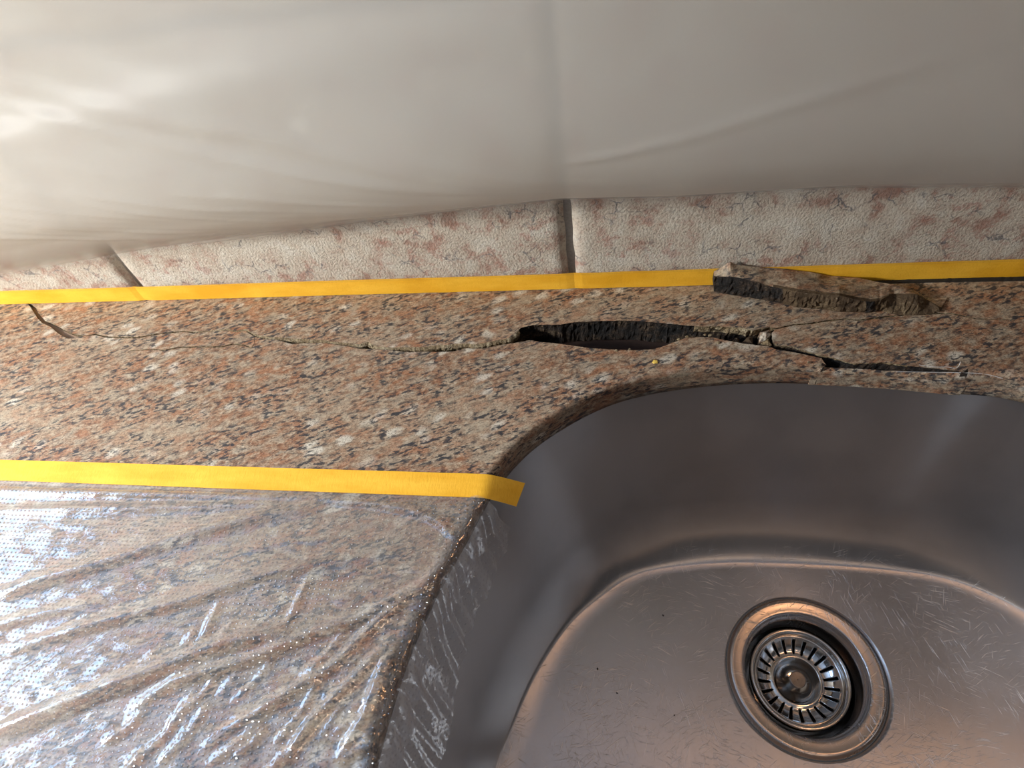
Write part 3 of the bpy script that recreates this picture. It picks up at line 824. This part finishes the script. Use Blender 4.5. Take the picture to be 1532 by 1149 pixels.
for j in range(NV + 1):
    y = Y0 + (Y1 - Y0) * j / NV
    xr = rim_x(y)
    over = interp([(-.17, .050), (.0, .050), (.06, .054), (.10, .046), (.13, .042), (.165, .040), (.1875, .034)], y)
    over += .003 * noise.noise(Vector((y * 60, 0, 2)))
    Ltot = (xr + .70) + over
    for i in range(NU + 1):
        u = i / NU; u = 1 - (1 - u) ** 1.25
        s = Ltot * u; x = -.70 + s
        zz = .0008 + ridge_h(min(x, xr), y)
        st = (x * .9 + y * .45, y * .9 - x * .45)
        cr = sstep(.13, .02, y) * .9 + .15
        zz += cr * .0012 * abs(noise.noise(Vector((st[0] * 60, st[1] * 170, 1.3)))) + .0004 * noise.noise(Vector((x * 70, y * 160, 4)))
        yy = y
        if x > xr - .004:
            o_ = x - (xr - .004)                               # past the rim the sheet falls away into the bowl
            ang = math.radians(58) * sstep(0, .016, o_)
            px_ = xr - .004 + o_ * (1 - .46 * sstep(0, .03, o_))
            drop = .78 * max(0, o_ - .004) * sstep(0, .016, o_)
            wr = noise.noise(Vector((y * 130 + o_ * 45, o_ * 20, 8))) * .0035 + abs(noise.noise(Vector((y * 300 + o_ * 90, 2, 8)))) * .0018
            zz = zz * (1 - sstep(0, .02, o_)) + .0012 - drop
            px_ += .0022 + wr * sstep(0, .015, o_)
            yy = y - .25 * o_
            x = px_
        yt = A.y + (B.y - A.y) * (min(x, xr) - A.x) / (B.x - A.x) - .0088     # lower edge of the tape that holds the film
        yy += (yt + .0012 - Y0) * (1 - j / NV)
        if x <= xr - .003: zz = .0001 + (zz - .0001) * sstep(.0002, .007, yt - yy)
        vs.append((x, yy, zz)); uvs.append((s, y))
for j in range(NV):
    for i in range(NU):
        a = j * (NU + 1) + i
        fs.append((a, a + NU + 1, a + NU + 2, a + 1))
fo = mesh('masking_film', vs, fs, M_FILM, None, True)
uvl = fo.data.uv_layers.new(name='UVMap')
for lp in fo.data.loops: uvl.data[lp.index].uv = uvs[lp.vertex_index]
tag(fo, 'clear dimpled plastic film crumpled over the granite and into the sink', 'plastic film', 'plastic masking films')

# ================================================================== PLASTIC SHEETING billowing off the wall
SIL = [(-200, 440), (0, 428), (120, 412), (230, 392), (380, 366), (550, 335), (700, 314), (850, 298), (1000, 296), (1100, 289), (1240, 281), (1400, 281), (1532, 281), (1800, 284)]
ZL = sorted([(ony(x, y, WALL_Y).x, ony(x, y, WALL_Y).z) for x, y in SIL])
NX, NP = 260, 20
vs, fs, hz = [], [], []
FR = [([ony(x, y, .27) for x, y in pts], w, h) for pts, w, h in (
    ([(860, 222), (920, 207), (1022, 176), (1150, 130), (1320, 75), (1560, 0)], .0020, .0007),
    ([(-100, 240), (150, 258), (400, 278), (620, 292), (850, 296)], .004, .0016),
    ([(-100, 205), (150, 225), (350, 225), (520, 245), (700, 275), (950, 290)], .006, .0022),
    ([(450, 205), (600, 235), (800, 262), (1000, 280)], .004, .0014),
    ([(-100, 20), (200, 110), (450, 160), (700, 205), (860, 222)], .018, .004),
    ([(-100, 150), (200, 190), (450, 215)], .014, .003))]
rs_ = random.Random(5)
for k in range(26):
    x0, y0 = rs_.uniform(-150, 420), rs_.uniform(225, 385)
    L_ = rs_.uniform(200, 520); sl0 = rs_.uniform(.0, .09)
    FR.append(([ony(x0 + L_ * q / 3, y0 + L_ * q / 3 * sl0 + rs_.uniform(-2, 2), .325) for q in range(4)], rs_.uniform(.0012, .0030), rs_.uniform(.0004, .0011)))
for i in range(NX + 1):
    x = -.80 + 1.6 * i / NX
    zl = interp(ZL, x)
    Bo = .028 + .082 * sstep(-.55, .10, x)
    sl = (CAM_H - zl) / WALL_Y
    pts = [(WALL_Y - .0024, .0165), (WALL_Y - .0022, .018 + (zl - .018) * .5), (WALL_Y - .0024, zl * .97),
           (WALL_Y - .25 * Bo, zl + .25 * Bo * sl + .0015), (WALL_Y - .7 * Bo, zl + .7 * Bo * sl + .001),
           (WALL_Y - Bo, zl + Bo * sl + .006), (WALL_Y - Bo - .012, zl + Bo * sl + .035), (WALL_Y - Bo - .008, zl + Bo * sl + .085),
           (WALL_Y - Bo + .004, zl + Bo * sl + .16), (WALL_Y - .06, .62), (WALL_Y - .03, .95)]
    lf = 1 - sstep(-.48, -.05, x)                       # at the left the sheet leaves the tiles gently
    ad = [0, 0, 0, .010, .018, .022, .022, .022, .018, 0, 0]
    pts = [(a, b + lf * c) for (a, b), c in zip(pts, ad)]
    pr_ = catmull(pts, NP)
    n = len(pr_)
    for k, (y, z) in enumerate(pr_):
        v = k / (n - 1)
        hh = sstep(1.9 / 10, (3.6 + 2.2 * lf) / 10, v)
        hz.append(.05 + .93 * hh)
        dy = 0
        if k > 3 * NP:
            for pl_, w, h in FR:
                best = 9; bt = 0; m = len(pl_) - 1
                for q in range(m):
                    a, b = pl_[q], pl_[q + 1]
                    ab = (b.x - a.x, b.z - a.z); ap = (x - a.x, z - a.z)
                    t = max(0, min(1, (ap[0] * ab[0] + ap[1] * ab[1]) / (ab[0] ** 2 + ab[1] ** 2)))
                    d = math.hypot(ap[0] - ab[0] * t, ap[1] - ab[1] * t)
                    if d < best: best, bt = d, (q + t) / m
                if best < 3 * w: dy += h * math.exp(-(best / w) ** 2) * min(1, (1 - bt) * 3)
            dy += .003 * noise.noise(Vector((x * 3, z * 9, 1)))
        vs.append((x, y - dy, z))
for i in range(NX):
    for k in range(n - 1):
        a = i * n + k
        fs.append((a, a + n, a + n + 1, a + 1))
fw = mesh('plastic_sheeting', vs, fs, M_HAZE, None, True)
at = fw.data.attributes.new('haze', 'FLOAT', 'POINT')
for k, h in enumerate(hz): at.data[k].value = h
tag(fw, 'milky plastic sheeting billowing out over the tiled wall above the yellow tape', 'plastic film', 'plastic masking films')

# ================================================================== specks in the bowl
spec = plain('dark_crumb', (.02, .018, .015), .8)
for px, py, s, lab in ((894, 1001, 3.2, 'largest dark crumb on the sink floor near its curved left crease'), (923, 1037, 2.4, 'small dark crumb on the sink floor beside the largest crumb'),
                       (1009, 1070, 2.2, 'smallest dark crumb on the sink floor, the one nearest the drain'), (992, 921, 3.0, 'dark crumb on the sink floor between the drain and the back crease')):
    zz = ZF - .0012
    c = onz(px, py, zz)
    d = (Vector((c.x, c.y)) - DC)
    k = int(round(math.atan2(d.y, d.x) / (2 * math.pi) * NA)) % NA
    s_ = max(0, (last[k] - d.length) / (last[k] - RD))
    z = -.1746 - .0028 * s_
    vs, fs = lathe([(.0002, 0.0), (s * .00022, .0001), (s * .00018, .0007), (.0001, .0009)], 7)
    o = mesh('food_speck', [(a * 1.5, b, c_) for a, b, c_ in vs], fs, spec, None, True)
    o.location = (c.x, c.y, z - .0001); o.rotation_euler[2] = px
    tag(o, lab, 'crumb', 'dark crumbs in the sink')

# ================================================================== fibres caught in the crack by the rim
fib = plain('white_fibre', (.75, .73, .70), .7)
def fibre(pts, rad, label):
    c = [Vector(p) for p in catmull([tuple(p) for p in pts], 6)]
    vs, fs = [], []
    for k, p in enumerate(c):
        d = (c[min(len(c) - 1, k + 1)] - c[max(0, k - 1)]).normalized()
        a = d.cross(Vector((0, 0, 1))).normalized(); b = a.cross(d)
        for q in range(5): vs.append(p + (a * math.cos(q * 1.2566) + b * math.sin(q * 1.2566)) * rad)
    for k in range(len(c) - 1):
        for q in range(5): fs.append((k * 5 + q, k * 5 + (q + 1) % 5, (k + 1) * 5 + (q + 1) % 5, (k + 1) * 5 + q))
    tag(mesh('loose_fibre', vs, fs, fib, None, True), label, 'fibre')
fibre([onz(1437, 541, .0022), onz(1434, 548, .0012), onz(1428, 551, .0004), onz(1418, 549, .0002), onz(1400, 549, .0002), onz(1375, 546, .0002)], .00016, 'short white fibre sticking up from the end of the crack by the sink rim')
fibre([onz(1340, 556, -.003), onz(1400, 557, -.002), onz(1450, 558, -.0010), onz(1475, 560, -.0015), onz(1500, 566, -.002)], .00018, 'long white fibre lying along the granite edge above the sink')
